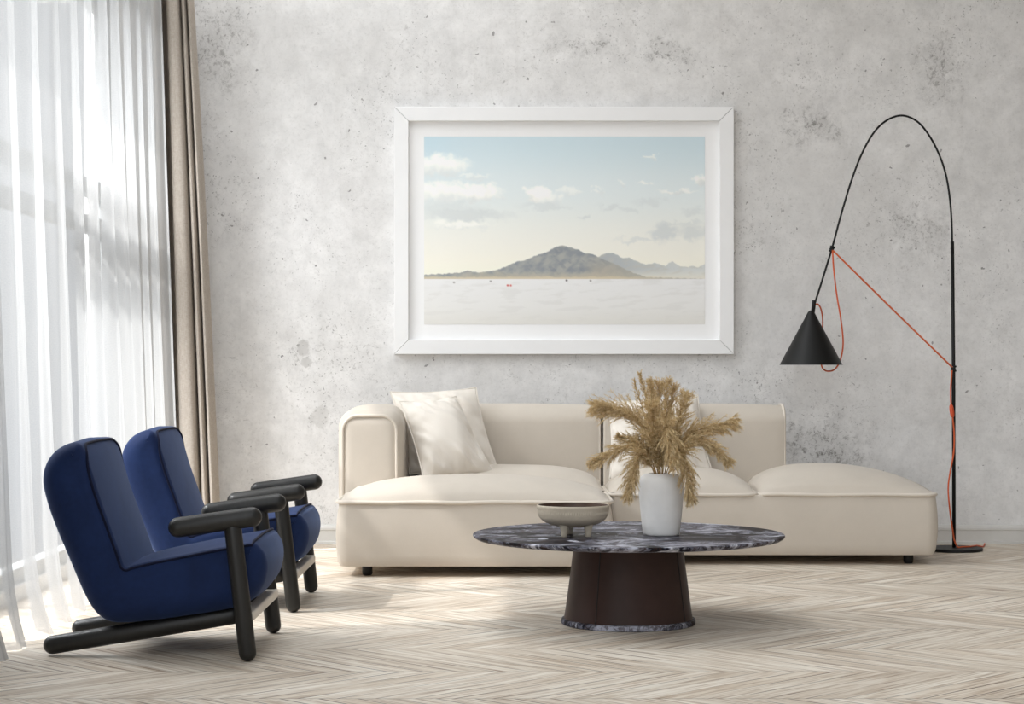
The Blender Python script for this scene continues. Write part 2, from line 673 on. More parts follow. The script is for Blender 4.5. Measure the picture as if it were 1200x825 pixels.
WALL = m_wall()
FLOOR = m_floor()
MARBLE = m_marble()
CREAM = m_fabric('cream_upholstery', (200, 191, 179), amp=0.04)
CREAM_PIPE = m_fabric('cream_piping', (214, 205, 193), amp=0.04)
PILLOW = m_fabric('off_white_satin_cotton', (228, 221, 211), amp=0.03, bump=0.06, rough=0.6, sheen=0.2)
VELVET = m_velvet()
NAVY_PIPE = m_fabric('navy_piping', (14, 20, 46), amp=0.1, sheen=0.04)
SHEER = m_sheer()
DRAPE = m_drape()
BLACKWOOD = m_wood('black_stained_wood', (15, 14, 13), (28, 27, 24), 0.42)
PALEWOOD = m_wood('pale_grey_rail', (196, 188, 177), (222, 215, 204), 0.4)
BLACKMETAL = m_plain('black_powder_coat', (22, 22, 22), 0.5, 0.4, 0.3, nscale=200)
ORANGE = m_fabric('orange_textile_cable', (206, 98, 60), scale=900, amp=0.1)
ORANGE_PL = m_plain('orange_plastic', (210, 82, 44), 0.45)
LEATHER = m_leather()
SEAM = m_plain('black_seam', (12, 10, 10), 0.7)
VASE_M = m_plain('matte_white_ceramic', (224, 223, 221), 0.75, 0.3, nscale=25, amp=0.03, bump=0.05)
BOWL_M = m_plain('greige_stoneware', (190, 180, 163), 0.7, 0.3, nscale=90, amp=0.04)
BOWL_IN = m_plain('brown_bowl_glaze', (82, 62, 50), 0.45, 0.4, nscale=30, amp=0.15)
PAMPAS = m_pampas()
STALK = m_plain('dried_stalk', (160, 132, 88), 0.8)
FRAME_M = m_plain('white_lacquered_frame', (240, 240, 240), 0.4, 0.4, nscale=8, amp=0.01, bump=0.0)
MAT_M = m_plain('white_mat_board', (243, 243, 243), 0.9, 0.1, nscale=300, amp=0.01)
INK = m_attr()
WHITE_PAINT = m_plain('white_wall_paint', (226, 225, 222), 0.8, 0.2, nscale=30, amp=0.02)
TRIM_M = m_plain('grey_white_skirting_paint', (206, 204, 200), 0.5, 0.35, nscale=12, amp=0.04)
WIN_M = m_plain('pale_grey_window_frame', (176, 178, 178), 0.5)
GLASS = m_glass()

# ---------------------------------------------------------------- room shell
XL, XR, YB, YF, ZC = -2.02, 3.9, 10.56, -1.2, 4.6
ZT = 3.25                      # curtain track height
WINS = [(6.6, 9.95)]          # window spans along the left wall
WZ0, WZ1 = 0.06, 2.84


def slab(name, b, mat):
    bm = bmesh.new()
    box(bm, *b)
    return structure(link(name, bm, mat, smooth=False))


slab('floor', (XL - 0.3, XR + 0.3, YF, YB + 0.3, -0.1, 0.0), FLOOR)
# ceiling raised, with an unseen opening added by the window wall for top fill
SKX0, SKX1, SKY0, SKY1, CY0 = -1.85, -0.15, 7.0, 10.2, 6.3
bm = bmesh.new()
box(bm, XL - 0.12, XR + 0.3, CY0, SKY0, ZC, ZC + 0.1)
box(bm, XL - 0.12, XR + 0.3, SKY1, YB + 0.2, ZC, ZC + 0.1)
box(bm, XL - 0.12, SKX0, SKY0, SKY1, ZC, ZC + 0.1)
box(bm, SKX1, XR + 0.3, SKY0, SKY1, ZC, ZC + 0.1)
structure(link('ceiling', bm, WHITE_PAINT, smooth=False))
slab('wall_back', (XL - 0.3, XR + 0.3, YB, YB + 0.2, 0.0, ZC), WALL)
slab('wall_right', (XR, XR + 0.2, 4.6, YB, 0.0, ZC), m_plain('unseen_dark_wall', (120, 114, 108), 0.85, 0.2, nscale=30, amp=0.02))  # unseen side wall, coloured dark to reduce light bounced from the right
bm = bmesh.new()
ys = [3.6] + [w for s in WINS for w in s] + [YB]
for i in range(0, len(ys), 2):
    box(bm, XL - 0.12, XL, ys[i], ys[i + 1], 0, 7.2)  # carried on above the ceiling to block the sun
for (a, b) in WINS:
    box(bm, XL - 0.12, XL, a, b, 0, WZ0)
    box(bm, XL - 0.12, XL, a, b, WZ1, 7.2)
structure(link('wall_left', bm, WHITE_PAINT, smooth=False))

for wi, (a, b) in enumerate(WINS):
    w = bpy.data.objects.new('window_%d' % (wi + 1), None)
    COL.objects.link(w)
    structure(w)
    w.location = (XL - 0.08, a, WZ0)
    bpy.context.view_layer.update()
    bm = bmesh.new()
    x0, x1 = XL - 0.10, XL - 0.03
    t = 0.06
    box(bm, x0, x1, a, a + t, WZ0, WZ1)
    box(bm, x0, x1, b - t, b, WZ0, WZ1)
    box(bm, x0, x1, a + t, b - t, WZ0, WZ0 + t)
    box(bm, x0, x1, a + t, b - t, WZ1 - 0.12, WZ1)
    # one post and a pair of rails (upper sash over lower sash)
    mid = a + 1.1
    box(bm, x0, x1, mid - 0.04, mid + 0.04, WZ0 + t, WZ1 - 0.12)
    for (za, zb) in ((1.605, 1.68), (1.785, 1.86)):
        box(bm, x0, x1, mid + 0.04, b - t, za, zb)
    link('window_frame', bm, WIN_M, w, smooth=False)
    bm = bmesh.new()
    box(bm, XL - 0.062, XL - 0.058, a + t, b - t, WZ0 + t, WZ1 - 0.12)
    link('pane', bm, GLASS, w, smooth=False)

# unseen slab added outside above the window to cut off the sun
slab('sun_blocker_1', (XL - 0.50, XL - 0.12, WINS[0][0] - 0.3, WINS[0][1] + 0.3, WZ1 + 0.01, WZ1 + 0.07), WHITE_PAINT)

# skirting on the back wall: plinth strip, flat, moulded cap
bm = bmesh.new()
prof = [(YB, 0.0), (YB - 0.022, 0.0), (YB - 0.022, 0.012), (YB - 0.016, 0.016), (YB - 0.016, 0.070), (YB - 0.020, 0.074), (YB - 0.020, 0.086), (YB - 0.012, 0.098), (YB - 0.006, 0.102), (YB, 0.102)]
va = [bm.verts.new((XL, y, z)) for y, z in prof]
vb = [bm.verts.new((XR, y, z)) for y, z in prof]
for i in range(len(prof)):
    j = (i + 1) % len(prof)
    bm.faces.new((va[i], va[j], vb[j], vb[i]))
bm.faces.new(va[::-1])
bm.faces.new(vb)
bmesh.ops.recalc_face_normals(bm, faces=bm.faces)
structure(link('baseboard_back', bm, TRIM_M, smooth=False))


# ---------------------------------------------------------------- curtains
def curtain(name, s0, s1, ztop, fn, mat, label, cat, ns=420, nz=36):
    """fn(s, z) -> point; s runs along the rail"""
    bm = bmesh.new()
    uvl = bm.loops.layers.uv.new('uv')
    rows = []
    for j in range(nz + 1):
        z = ztop * j / nz
        rows.append([bm.verts.new(fn(s0 + (s1 - s0) * i / ns, z)) for i in range(ns + 1)])
    for j in range(nz):
        for i in range(ns):
            f = bm.faces.new((rows[j][i], rows[j][i + 1], rows[j + 1][i + 1], rows[j + 1][i]))
            for lp, (a, b) in zip(f.loops, ((i, j), (i + 1, j), (i + 1, j + 1), (i, j + 1))):
                lp[uvl].uv = (a / ns * 4, b / nz * 2.8)
    o = link(name, bm, mat)
    tag(o, label, cat)
    return o


def sheer_fn(s, z):
    f = 1 - z / ZT
    ph = s * 2 * PI / 0.30 + 1.4 * math.sin(s * 2.1) + 0.8 * noise.noise((s * 1.3, z * 0.25, 3.0))
    amp = (0.026 + 0.030 * f) * (0.75 + 0.5 * noise.noise((s * 1.1, 0.0, 7.0)))
    x = -1.825 + 0.085 * f + 0.02 * f * f + amp * (math.sin(ph) + 0.25 * math.sin(2 * ph + 0.6 + f))
    x += 0.016 * math.sin(s * 2 * PI / 0.083 + 2 * f) * (0.35 + 0.5 * abs(noise.noise((s * 2.0, 0, 1.5))))
    y = s + 0.35 * amp * math.cos(ph) + 0.05 * f * noise.noise((s * 0.8, z * 0.3, 9.0))
    # hem kicks outward and drags a little on the boards
    k = max(0.0, 1 - z / 0.30)
    x += 0.07 * k * k * (0.55 + 0.7 * noise.noise((s * 2.4, 1.0, 2.0)))
    return Vector((x, y, z + 0.004))


curtain('sheer_curtain', 4.4, 9.92, ZT - 0.02, sheer_fn, SHEER, 'white sheer voile curtain with sunlit folds along the left wall', 'curtain', ns=640)


PLAN = [(0.0, 10.17), (0.035, 10.19), (0.06, 10.30), (0.11, 10.40), (0.18, 10.41), (0.25, 10.33), (0.29, 10.235), (0.36, 10.195), (0.46, 10.185), (0.57, 10.19), (0.625, 10.215), (0.655, 10.275), (0.685, 10.225), (0.74, 10.195), (0.79, 10.21), (0.82, 10.27), (0.85, 10.215), (0.90, 10.19), (0.95, 10.21), (0.975, 10.26), (1.0, 10.27)]
PLAN = catmull([(a, b, 0) for a, b in PLAN], 12)


def drape_fn(s, z):
    """s in 0..1 over the gathered width; the bundle is narrow at the top and spreads at the bottom"""
    f = 1 - z / ZT
    xr = -1.712 + 0.175 * f ** 0.8
    xl = -1.885 + 0.070 * f
    k = s * (len(PLAN) - 1)
    i = min(int(k), len(PLAN) - 2)
    p = PLAN[i].lerp(PLAN[i + 1], k - i)
    q = p.x + 0.012 * math.sin(2.2 * f + 9 * p.x) * p.x * (1 - p.x)
    y = 10.2 + (p.y - 10.2) * (0.85 + 0.35 * f)
    return Vector((xl + (xr - xl) * q, y, z + 0.004))


curtain('linen_drape', 0.0, 1.0, ZT - 0.02, drape_fn, DRAPE, 'beige linen drape gathered in the far left corner beside the concrete wall', 'curtain', ns=220)

# ---------------------------------------------------------------- sofa
sofa = thing('sofa', 'long cream low modular sofa with chaise and open end under the picture', 'sofa', (0.6, 9.6, 0))
SEAMZ = 0.336
XA, XM, XE = -0.805, 0.439, 2.02
YL, YRF, YBK = 8.86, 9.40, 10.27


def sofa_base(x0, x1, y0, y1, r=0.05):
    bm = bmesh.new()
    out = rrect(x0, x1, y0, y1, r, 8)
    zs = [0.048, 0.051, 0.058, 0.07, 0.10, 0.14, 0.18, 0.22, 0.25, 0.275, 0.295, 0.31, 0.32, 0.33, SEAMZ]
    cx, cy = (x0 + x1) / 2, (y0 + y1) / 2
    rings = []
    n = len(out)
    for z in zs:
        ring = []
        for i, (x, y) in enumerate(out):
            p, q = out[i - 1], out[(i + 1) % n]
            nx, ny = q[1] - p[1], -(q[0] - p[0])
            L = math.hypot(nx, ny)
            nx, ny = nx / L, ny / L
            t = (z - 0.05) / (SEAMZ - 0.05)
            off = 0.012 * math.sin(PI * min(1, max(0, t)))
            if z < 0.07:
                off -= 0.010 * (1 - (z - 0.048) / 0.022)
            # puckers hanging from the seam
            k = math.exp(-(SEAMZ - z) / 0.06)
            off += 0.0065 * k * (noise.noise((x * 22, y * 22, 0.5)) + 0.7 * noise.noise((x * 47, y * 47, 3))) - 0.003 * k
            off += 0.004 * noise.noise((x * 4, y * 4, z * 3))
            ring.append(bm.verts.new((x + nx * off, y + ny * off, z)))
        rings.append(ring)
    for a, b in zip(rings, rings[1:]):
        for i in range(n):
            j = (i + 1) % n
            bm.faces.new((a[i], a[j], b[j], b[i]))
    bm.faces.new(rings[0][::-1])
    bm.faces.new(rings[-1])
    return link('seat_base', bm, CREAM, sofa)


def sofa_cushion(x0, x1, y0, y1, H, r=0.05, pw=2.3, ex=0.62, seed=0.0, shift=0.0, skew_l=1.0, skew_r=1.0):
    """pillow top that rises from the seam: concentric scaled rounded rectangles"""
    bm = bmesh.new()
    out = rrect(x0, x1, y0, y1, r, 8)
    cx, cy = (x0 + x1) / 2 + shift, (y0 + y1) / 2
    n = len(out)
    K = 22
    rings = []
    for k in range(K + 1):
        t = 1 - (k / K) ** 1.0
        t = t if k < K else 0.0
        t = math.sin(t * PI / 2) if False else t
        ring = []
        for (x, y) in out:
            px, py = cx + (x - cx) * t, cy + (y - cy) * t
            u = (px - cx) / ((x1 - cx) if px > cx else (cx - x0))
            v = (py - cy) / ((y1 - y0) / 2)
            e = skew_r if u > 0 else skew_l
            gu = max(0.0, 1 - abs(u) ** (pw * e)) ** ex
            gv = max(0.0, 1 - abs(v) ** 2.6) ** 0.55
            z = SEAMZ + H * gu * gv
            edge = max(abs(u), abs(v))
            wr = max(0.0, 1 - abs(edge - 0.9) / 0.12)
            z += 0.009 * wr * noise.noise((px * 18 + seed, py * 18, 1.0)) + 0.005 * noise.noise((px * 5 + seed, py * 5, 2.0)) * (1 - t * 0.9)
            ring.append(Vector((px, py, z)))
        rings.append(ring)
    vr = [[bm.verts.new(p) for p in ring] for ring in rings[:-1]]
    for a, b in zip(vr, vr[1:]):
        for i in range(n):
            j = (i + 1) % n
            bm.faces.new((a[i], a[j], b[j], b[i]))
    c = bm.verts.new((cx, cy, sum(p.z for p in rings[-1]) / n))
    for i in range(n):
        bm.faces.new((vr[-1][i], vr[-1][(i + 1) % n], c))
    o = link('seat_cushion', bm, CREAM, sofa)
    bm = bmesh.new()
    e = 0.003
    path = rrect(x0 - e, x1 + e, y0 - e, y1 + e, r + e, 8)
    tube(bm, [(x, y, SEAMZ + 0.002 + 0.003 * noise.noise((x * 6, y * 6, seed))) for x, y in path], 0.0085, 8, closed=True)
    link('piping', bm, CREAM_PIPE, o)
    return o


sofa_base(XA, XM - 0.004, YL, YBK)
sofa_base(XM + 0.012, XE, YRF, YBK)
sofa_cushion(XA, XM - 0.004, YL, 9.50, 0.112, seed=1, ex=0.58, pw=2.4)
sofa_cushion(XA + 0.26, XM - 0.004, 9.515, 10.02, 0.128, seed=2, ex=0.5, pw=3.4)
sofa_cushion(XM + 0.012, 1.158, YRF, 10.06, 0.118, seed=3, ex=0.52, pw=2.6)
sofa_cushion(1.170, XE, YRF, YBK, 0.130, seed=4, ex=0.60, pw=2.0, shift=-0.05, skew_l=1.35, skew_r=0.92)

# armrest
bm = bmesh.new()
rounded_box(bm, -0.852, -0.545, 9.44, 10.27, 0.06, 0.735, (0.07, 0.05, 0.075), bulge=(0.012, 0.012, 0.028), crease_noise=0.002)
arm = link('armrest', bm, CREAM, sofa)
bm = bmesh.new()
loop = rrect(-0.832, -0.572, 0.08, 0.716, 0.075, 8)
tube(bm, [(x, 9.448 - 0.004, z) for x, z in loop], 0.008, 8, closed=True)
link('piping', bm, CREAM_PIPE, arm)


def backrest(x0, x1, pipes):
    bm = bmesh.new()
    rounded_box(bm, x0, x1, 9.985, 10.27, 0.20, 0.752, (0.016, 0.10, 0.085), bulge=(0.0, 0.022, 0.010), crease_noise=0.002)
    o = link('backrest', bm, CREAM, sofa)
    for px in pipes:
        bm = bmesh.new()
        loop = rrect(9.985 + 0.006, 10.27 - 0.006, 0.21, 0.752 + 0.003, 0.088, 8)
        tube(bm, [(px, y, z) for y, z in loop], 0.0075, 8, closed=True)
        link('piping', bm, CREAM_PIPE, o)


backrest(-0.56, XM + 0.001, (XM - 0.011,))
backrest(XM + 0.004, 1.382, (XM + 0.016, 1.370))

for (x, y) in ((-0.675, 8.95), (0.30, 8.95), (-0.675, 10.12), (0.56, 10.12), (1.90, 9.49), (0.62, 9.49), (1.88, 10.12)):
    bm = bmesh.new()
    lathe(bm, [(0, 0), (0.014, 0.0), (0.021, 0.003), (0.024, 0.010), (0.024, 0.052), (0, 0.052)], (x, y, 0), 20)
    link('foot', bm, BLACKMETAL, sofa, auto=40)


# ---------------------------------------------------------------- cushions
def cushion(corners, T, label, seed, pinch=0.065, wr=1.0):
    """corners: TL, TR, BR, BL of the seam in the room; puffed both ways"""
    TL, TR, BR, BL = [Vector(c) for c in corners]
    nrm = ((TR - TL).cross(BL - TL)).normalized()   # points towards the viewer
    if nrm.y > 0:
        nrm = -nrm
    c0 = (TL + TR + BR + BL) / 4
    N = 44
    bm = bmesh.new()
    grids = []
    for side in (1, -1):
        g = []
        for j in range(N + 1):
            row = []
            for i in range(N + 1):
                u, v = -1 + 2 * i / N, -1 + 2 * j / N
                # edges pull in between the corners
                uu = u * (1 - pinch * (1 - v * v) * abs(u) ** 3)
                vv = v * (1 - pinch * (1 - u * u) * abs(v) ** 3)
                a, b = (uu + 1) / 2, (vv + 1) / 2
                p = TL * (1 - a) * (1 - b) + TR * a * (1 - b) + BR * a * b + BL * (1 - a) * b
                prof = (max(0.0, 1 - abs(u) ** 2.1) ** 0.72) * (max(0.0, 1 - abs(v) ** 2.1) ** 0.72)
                h = T / 2 * prof
                # folds radiating from the corners and the seam
                w = prof * (1 - prof)
                d1 = (u - v) * 0.70
                f = noise.noise((u * 2.0 + seed, v * 2.0, seed)) * 0.35
                f += noise.noise((d1 * 4.6 + seed, (u + v) * 0.8, seed * 2)) * 0.75 + noise.noise((d1 * 9.5 + seed, (u + v) * 1.6, seed * 4)) * 0.10
                f += noise.noise((u * 9 + seed, v * 2.2, seed * 3)) * 0.25 * abs(v) ** 2 + noise.noise((u * 2.2, v * 9, seed * 5)) * 0.25 * abs(u) ** 2
                h += wr * 0.058 * f * w * 2.0
                row.append((p + nrm * h * side, i, j))
            g.append(row)
        grids.append(g)
    front = [[bm.verts.new(q[0]) for q in row] for row in grids[0]]
    back = []
    for j in range(N + 1):
        row = []
        for i in range(N + 1):
            row.append(front[j][i] if i in (0, N) or j in (0, N) else bm.verts.new(grids[1][j][i][0]))
        back.append(row)
    for j in range(N):
        for i in range(N):
            bm.faces.new((front[j][i], front[j + 1][i], front[j + 1][i + 1], front[j][i + 1]))
            bm.faces.new((back[j][i], back[j][i + 1], back[j + 1][i + 1], back[j + 1][i]))
    bmesh.ops.recalc_face_normals(bm, faces=bm.faces)
    o = link('throw_pillow', bm, PILLOW)
    tag(o, label, 'cushion', 'off-white throw pillows on the sofa')
    # welted seam as a part
    bm = bmesh.new()
    ring = [front[0][i] for i in range(N)] if False else None
    seam = []
    for i in range(N):
        seam.append(grids[0][0][i][0])
    for j in range(N):
        seam.append(grids[0][j][N][0])
    for i in range(N, 0, -1):
        seam.append(grids[0][N][i][0])
    for j in range(N, 0, -1):
        seam.append(grids[0][j][0][0])
    tube(bm, seam, 0.0035, 6, closed=True)
    link('seam', bm, PILLOW, o)
    return o


cushion([P(457, 459, 9.93), P(558, 454, 9.98), P(585, 553, 9.82), P(480, 556, 9.78)], 0.17,
        'upright off-white throw pillow half hidden behind another at the arm', 1.3)
cushion([P(468, 470, 9.72), P(535, 464, 9.82), P(580, 556, 9.62), P(496, 561, 9.50)], 0.21,
        'off-white throw pillow leaning in front of another beside the sofa arm', 4.1, wr=1.4)
cushion([P(712, 470, 9.96), P(818, 462, 9.98), P(835, 553, 9.84), P(714, 562, 9.80)], 0.20,
        'off-white throw pillow standing alone behind the pampas grass', 8.7, wr=1.2)

# ---------------------------------------------------------------- picture
PX0, PX1, PY0, PY1 = 462, 860, 125, 415
WY = YB
fd = WY - 0.045            # front plane of the frame
A, Bp = P(PX0, PY1, fd), P(PX1, PY0, fd)
pic = thing('framed_picture', 'large white framed photograph of a desert mountain on the concrete wall', 'picture', ((A.x + Bp.x) / 2, WY, A.z))
fw = 0.076
bm = bmesh.new()
ox0, ox1, oz0, oz1 = A.x, Bp.x, A.z, Bp.z
ix0, ix1, iz0, iz1 = ox0 + fw, ox1 - fw, oz0 + fw, oz1 - fw
gap = 0.0009


def rail(o1, o2, i2, i1):
    """one mitred frame rail from outer edge o1-o2 to inner edge i1-i2 (x, z pairs)"""
    vs = []
    for y in (fd, WY - 0.001):
        for (x, z) in (o1, o2, i2, i1):
            vs.append(bm.verts.new((x, y, z)))
    for f in ((0, 1, 2, 3), (7, 6, 5, 4), (0, 4, 5, 1), (1, 5, 6, 2), (2, 6, 7, 3), (3, 7, 4, 0)):
        bm.faces.new([vs[k] for k in f])


rail((ox0 + gap, oz1), (ox1 - gap, oz1), (ix1 - gap, iz1), (ix0 + gap, iz1))
rail((ox0 + gap, oz0), (ox1 - gap, oz0), (ix1 - gap, iz0), (ix0 + gap, iz0))
rail((ox0, oz0 + gap), (ox0, oz1 - gap), (ix0, iz1 - gap), (ix0, iz0 + gap))
rail((ox1, oz0 + gap), (ox1, oz1 - gap), (ix1, iz1 - gap), (ix1, iz0 + gap))
bmesh.ops.recalc_face_normals(bm, faces=bm.faces)
bevel_all(bm, 0.0022, 2)
link('frame', bm, FRAME_M, pic, smooth=False)
md = WY - 0.016
bm = bmesh.new()
box(bm, ix0 - 0.01, ix1 + 0.01, md, md + 0.004, iz0 - 0.01, iz1 + 0.01)
link('mat_board', bm, MAT_M, pic, smooth=False)

# the print: salt flat, mountain range, pale cloudy sky (ink colours per vertex)
RIDGE = [(497, 322), (520, 321), (540, 319.5), (548, 317), (553, 318), (560, 319.4), (580, 317), (592, 313), (600, 309), (608, 306), (614, 305.5), (620, 303), (632, 298), (640, 296), (645, 293), (652, 289), (659, 287.6), (664, 289), (668, 290), (678, 293), (686, 297), (694, 297.5), (702, 302), (712, 306), (722, 310), (734, 316), (746, 321), (758, 325), (826, 327)]
RIDGE2 = [(497, 330), (690, 308), (698, 303), (704, 299.5), (710, 297), (718, 296.5), (724, 299), (730, 303), (737, 302), (748, 307), (757, 310), (763, 309), (768, 308.5), (774, 310), (780, 312), (784, 308), (788, 306), (792, 309), (797, 312), (804, 313), (810, 311.5), (818, 313), (826, 309.5)]


def interp(tab, x):
    for (x0, y0), (x1, y1) in zip(tab, tab[1:]):
        if x <= x1:
            return y0 + (y1 - y0) * (x - x0) / (x1 - x0)
    return tab[-1][1]


def mixc(a, b, t):
    t = max(0.0, min(1.0, t))
    return tuple(p + (q - p) * t for p, q in zip(a, b))


def ss(a, b, x):
    t = max(0.0, min(1.0, (x - a) / (b - a)))
    return t * t * (3 - 2 * t)


def fbm(x, y, s, o=5, seed=0.0):
    return noise.fractal(Vector((x / s, y / s, seed)), 1.0, 2.1, o)


CLOUDS = [  # cx, cy, rx, ry, white, grey-bottom
    (514, 194, 42, 14, 0.85), (556, 207, 22, 4, 0.4), (520, 226, 58, 14, 0.8), (566, 226, 28, 12, 0.9), (628, 228, 17, 12, 1.0), (642, 233, 20, 9, 0.55), (668, 224, 16, 6, 0.45),
    (700, 224, 10, 4, 0.4), (764, 184, 9, 3, 0.6), (822, 212, 12, 7, 0.9), (795, 225, 24, 3.5, 0.6), (758, 216, 8, 3, 0.5), (540, 264, 40, 5, 0.55), (727, 215, 5, 2.5, 0.4)]
GREYS = [(545, 252, 62, 8, 0.8), (520, 243, 50, 8, 0.5), (640, 242, 34, 5, 0.5), (715, 243, 14, 5, 0.6), (735, 246, 12, 4, 0.5), (684, 256, 10, 3.5, 0.7), (762, 237, 18, 6, 0.45), (778, 272, 18, 13, 1.0), (812, 272, 22, 10, 0.8), (745, 281, 26, 3.5, 0.6), (800, 262, 30, 3, 0.5), (812, 248, 16, 5, 0.5)]


def ink(px, py):
    t = (py - 160) / (327 - 160)
    c = mixc((196, 213, 220), (216, 224, 225), ss(0, 0.42, t))
    c = mixc(c, (231, 230, 222), ss(0.35, 0.78, t))
    c = mixc(c, (238, 234, 219), ss(0.7, 1.0, t))
    c = mixc(c, (184, 209, 221), 0.5 * ss(60, 0, px - 497) * ss(40, 0, py - 160))
    if py < 327:
        wx = px + 9 * fbm(px, py * 1.6, 16, 6, 11.0) + 3 * fbm(px, py, 5, 4, 21.0)
        wy = py + 5.5 * fbm(px, py * 1.6, 14, 6, 15.0) + 2.2 * fbm(px, py, 4.5, 4, 25.0)
        for (cx, cy, rx, ry, k) in GREYS:
            d = math.hypot((wx - cx) / rx, (wy - cy) / ry)
            c = mixc(c, (199, 204, 205), 0.75 * k * ss(1.15, 0.35, d))
        for (cx, cy, rx, ry, k) in CLOUDS:
            d = math.hypot((wx - cx) / rx, (wy - cy) / ry)
            m = k * ss(1.15, 0.45, d)
            tint = mixc((249, 247, 239), (214, 217, 216), ss(cy - ry * 0.3, cy + ry * 0.9, py + 5 * fbm(px, py, 9, 5, 9)))
            c = mixc(c, tint, 0.9 * m)
        # far ridge
        r2 = interp(RIDGE2, px) + 1.0 * fbm(px, 0, 5, 4, 5)
        if px > 690:
            far = ss(690, 826, px)
            mc = mixc((168, 173, 175), (203, 206, 204), far)
            mc = mixc(mc, (186, 184, 176), 0.5 * ss(-0.1, 0.5, fbm(px + py, py * 2, 9, 6, 4)))
            mc = mixc(mc, (222, 218, 206), 0.8 * ss(314, 327, py))
            c = mixc(c, mc, ss(r2 - 0.7, r2 + 0.7, py))
        r1 = interp(RIDGE, px) + 0.9 * fbm(px, 0, 4, 4, 8)
        if py > r1 - 1:
            sh = fbm(px + 0.5 * py, py * 1.1, 11, 7, 1.0)
            mc = mixc((136, 142, 147), (165, 165, 161), ss(-0.7, 0.7, sh))
            mc = mixc(mc, (126, 133, 139), 0.5 * ss(0.1, 0.7, fbm(px - py, py, 8, 6, 6.0)))
            mc = mixc(mc, (178, 170, 156), 0.7 * ss(680, 700, px) * ss(300, 318, py))
            mc = mixc(mc, (186, 178, 160), 0.65 * ss(317, 323, py + 2.5 * fbm(px, py, 7, 5, 3)) * ss(520, 560, px))
            mc = mixc(mc, (160, 163, 161), 0.5 * ss(700, 760, px))
            c = mixc(c, mc, ss(r1 - 0.6, r1 + 0.6, py))
        c = mixc(c, (206, 194, 168), 0.85 * ss(323.5, 325.5, py + fbm(px, py, 10, 4, 1)) * ss(826, 700, px))
    else:
        s = (py - 327) / 53
        c = mixc((226, 226, 226), (220, 219, 215), s)
        band = fbm(px * 0.18, py + 0.06 * px, 5, 5, 1.0)
        c = mixc(c, (208, 207, 204), 0.35 * ss(0.05, 0.5, band))
        c = mixc(c, (214, 212, 206), 0.6 * ss(0.6, 1.0, s))
        for (mx, my, col) in ((595, 334.5, (196, 92, 84)), (598.5, 334.6, (206, 120, 110)), (664, 328.6, (92, 88, 88)), (692, 329, (150, 146, 142)), (532, 331, (160, 158, 156)), (575, 329.6, (160, 158, 156))):
            c = mixc(c, col, ss(1.7, 0.6, math.hypot((px - mx) / 1.1, py - my)))
    return c


W_, H_ = 420, 280
sc_ = fd / F
pa, pb = P(497, 380, md), P(826, 160, md)
bm = bmesh.new()
lay = bm.verts.layers.float_color.new('ink')
ys_ = md - 0.0012
grid = []
for j in range(H_ + 1):
    row = []
    for i in range(W_ + 1):
        u, v = i / W_, j / H_
        q = bm.verts.new((pa.x + (pb.x - pa.x) * u, ys_, pb.z + (pa.z - pb.z) * v))
        cc = lin(ink(497 + 329 * u, 160 + 220 * v))
        q[lay] = tuple(min(0.93, k * 1.10 + 0.015) for k in cc[:3]) + (1.0,)
        row.append(q)
    grid.append(row)
for j in range(H_):
    for i in range(W_):
        bm.faces.new((grid[j][i], grid[j + 1][i], grid[j + 1][i + 1], grid[j][i + 1]))
# paper thickness
back = [bm.verts.new((x, md - 0.0001, z)) for x, z in ((pa.x, pb.z), (pb.x, pb.z), (pb.x, pa.z), (pa.x, pa.z))]
for q in back:
    q[lay] = (0.8, 0.8, 0.8, 1)
bm.faces.new(back)
link('print', bm, INK, pic, smooth=False)

# ---------------------------------------------------------------- coffee table
TX, TY, TZ = 0.418, 7.27, 0.333
table = thing('coffee_table', 'low round coffee table with dark marble top on a leather drum base', 'table', (TX, TY, 0))
bm = bmesh.new()
lathe(bm, [(0, TZ - 0.020), (0.545, TZ - 0.020), (0.562, TZ - 0.017), (0.572, TZ - 0.011), (0.576, TZ - 0.005), (0.5755, TZ - 0.002), (0.573, TZ), (0, TZ)], (TX, TY, 0), 160)
link('tabletop', bm, MARBLE, table, auto=35)
bm = bmesh.new()
prof = [(0, 0.021)] + [(0.238 - 0.039 * ((z - 0.021) / 0.292) ** 0.92, z) for z in [0.021 + 0.292 * k / 16 for k in range(17)]] + [(0, 0.313)]
lathe(bm, prof, (TX, TY, 0), 128)
base = link('base', bm, LEATHER, table, auto=40)
for k in range(4):
    a = math.radians(-90 - 33 + 90 * k)
    bm = bmesh.new()
    pts = []
    for q in range(17):
        z = 0.021 + 0.292 * q / 16
        r = 0.238 - 0.039 * ((z - 0.021) / 0.292) ** 0.92 + 0.0002
        pts.append((TX + r * math.cos(a), TY + r * math.sin(a), z))
    tube(bm, pts, 0.0022, 6)
    link('seam', bm, SEAM, base)
bm = bmesh.new()
lathe(bm, [(0, 0), (0.243, 0), (0.2475, 0.003), (0.2485, 0.012), (0.246, 0.020), (0.240, 0.022), (0, 0.022)], (TX, TY, 0), 128)
link('plinth', bm, MARBLE, table, auto=40)

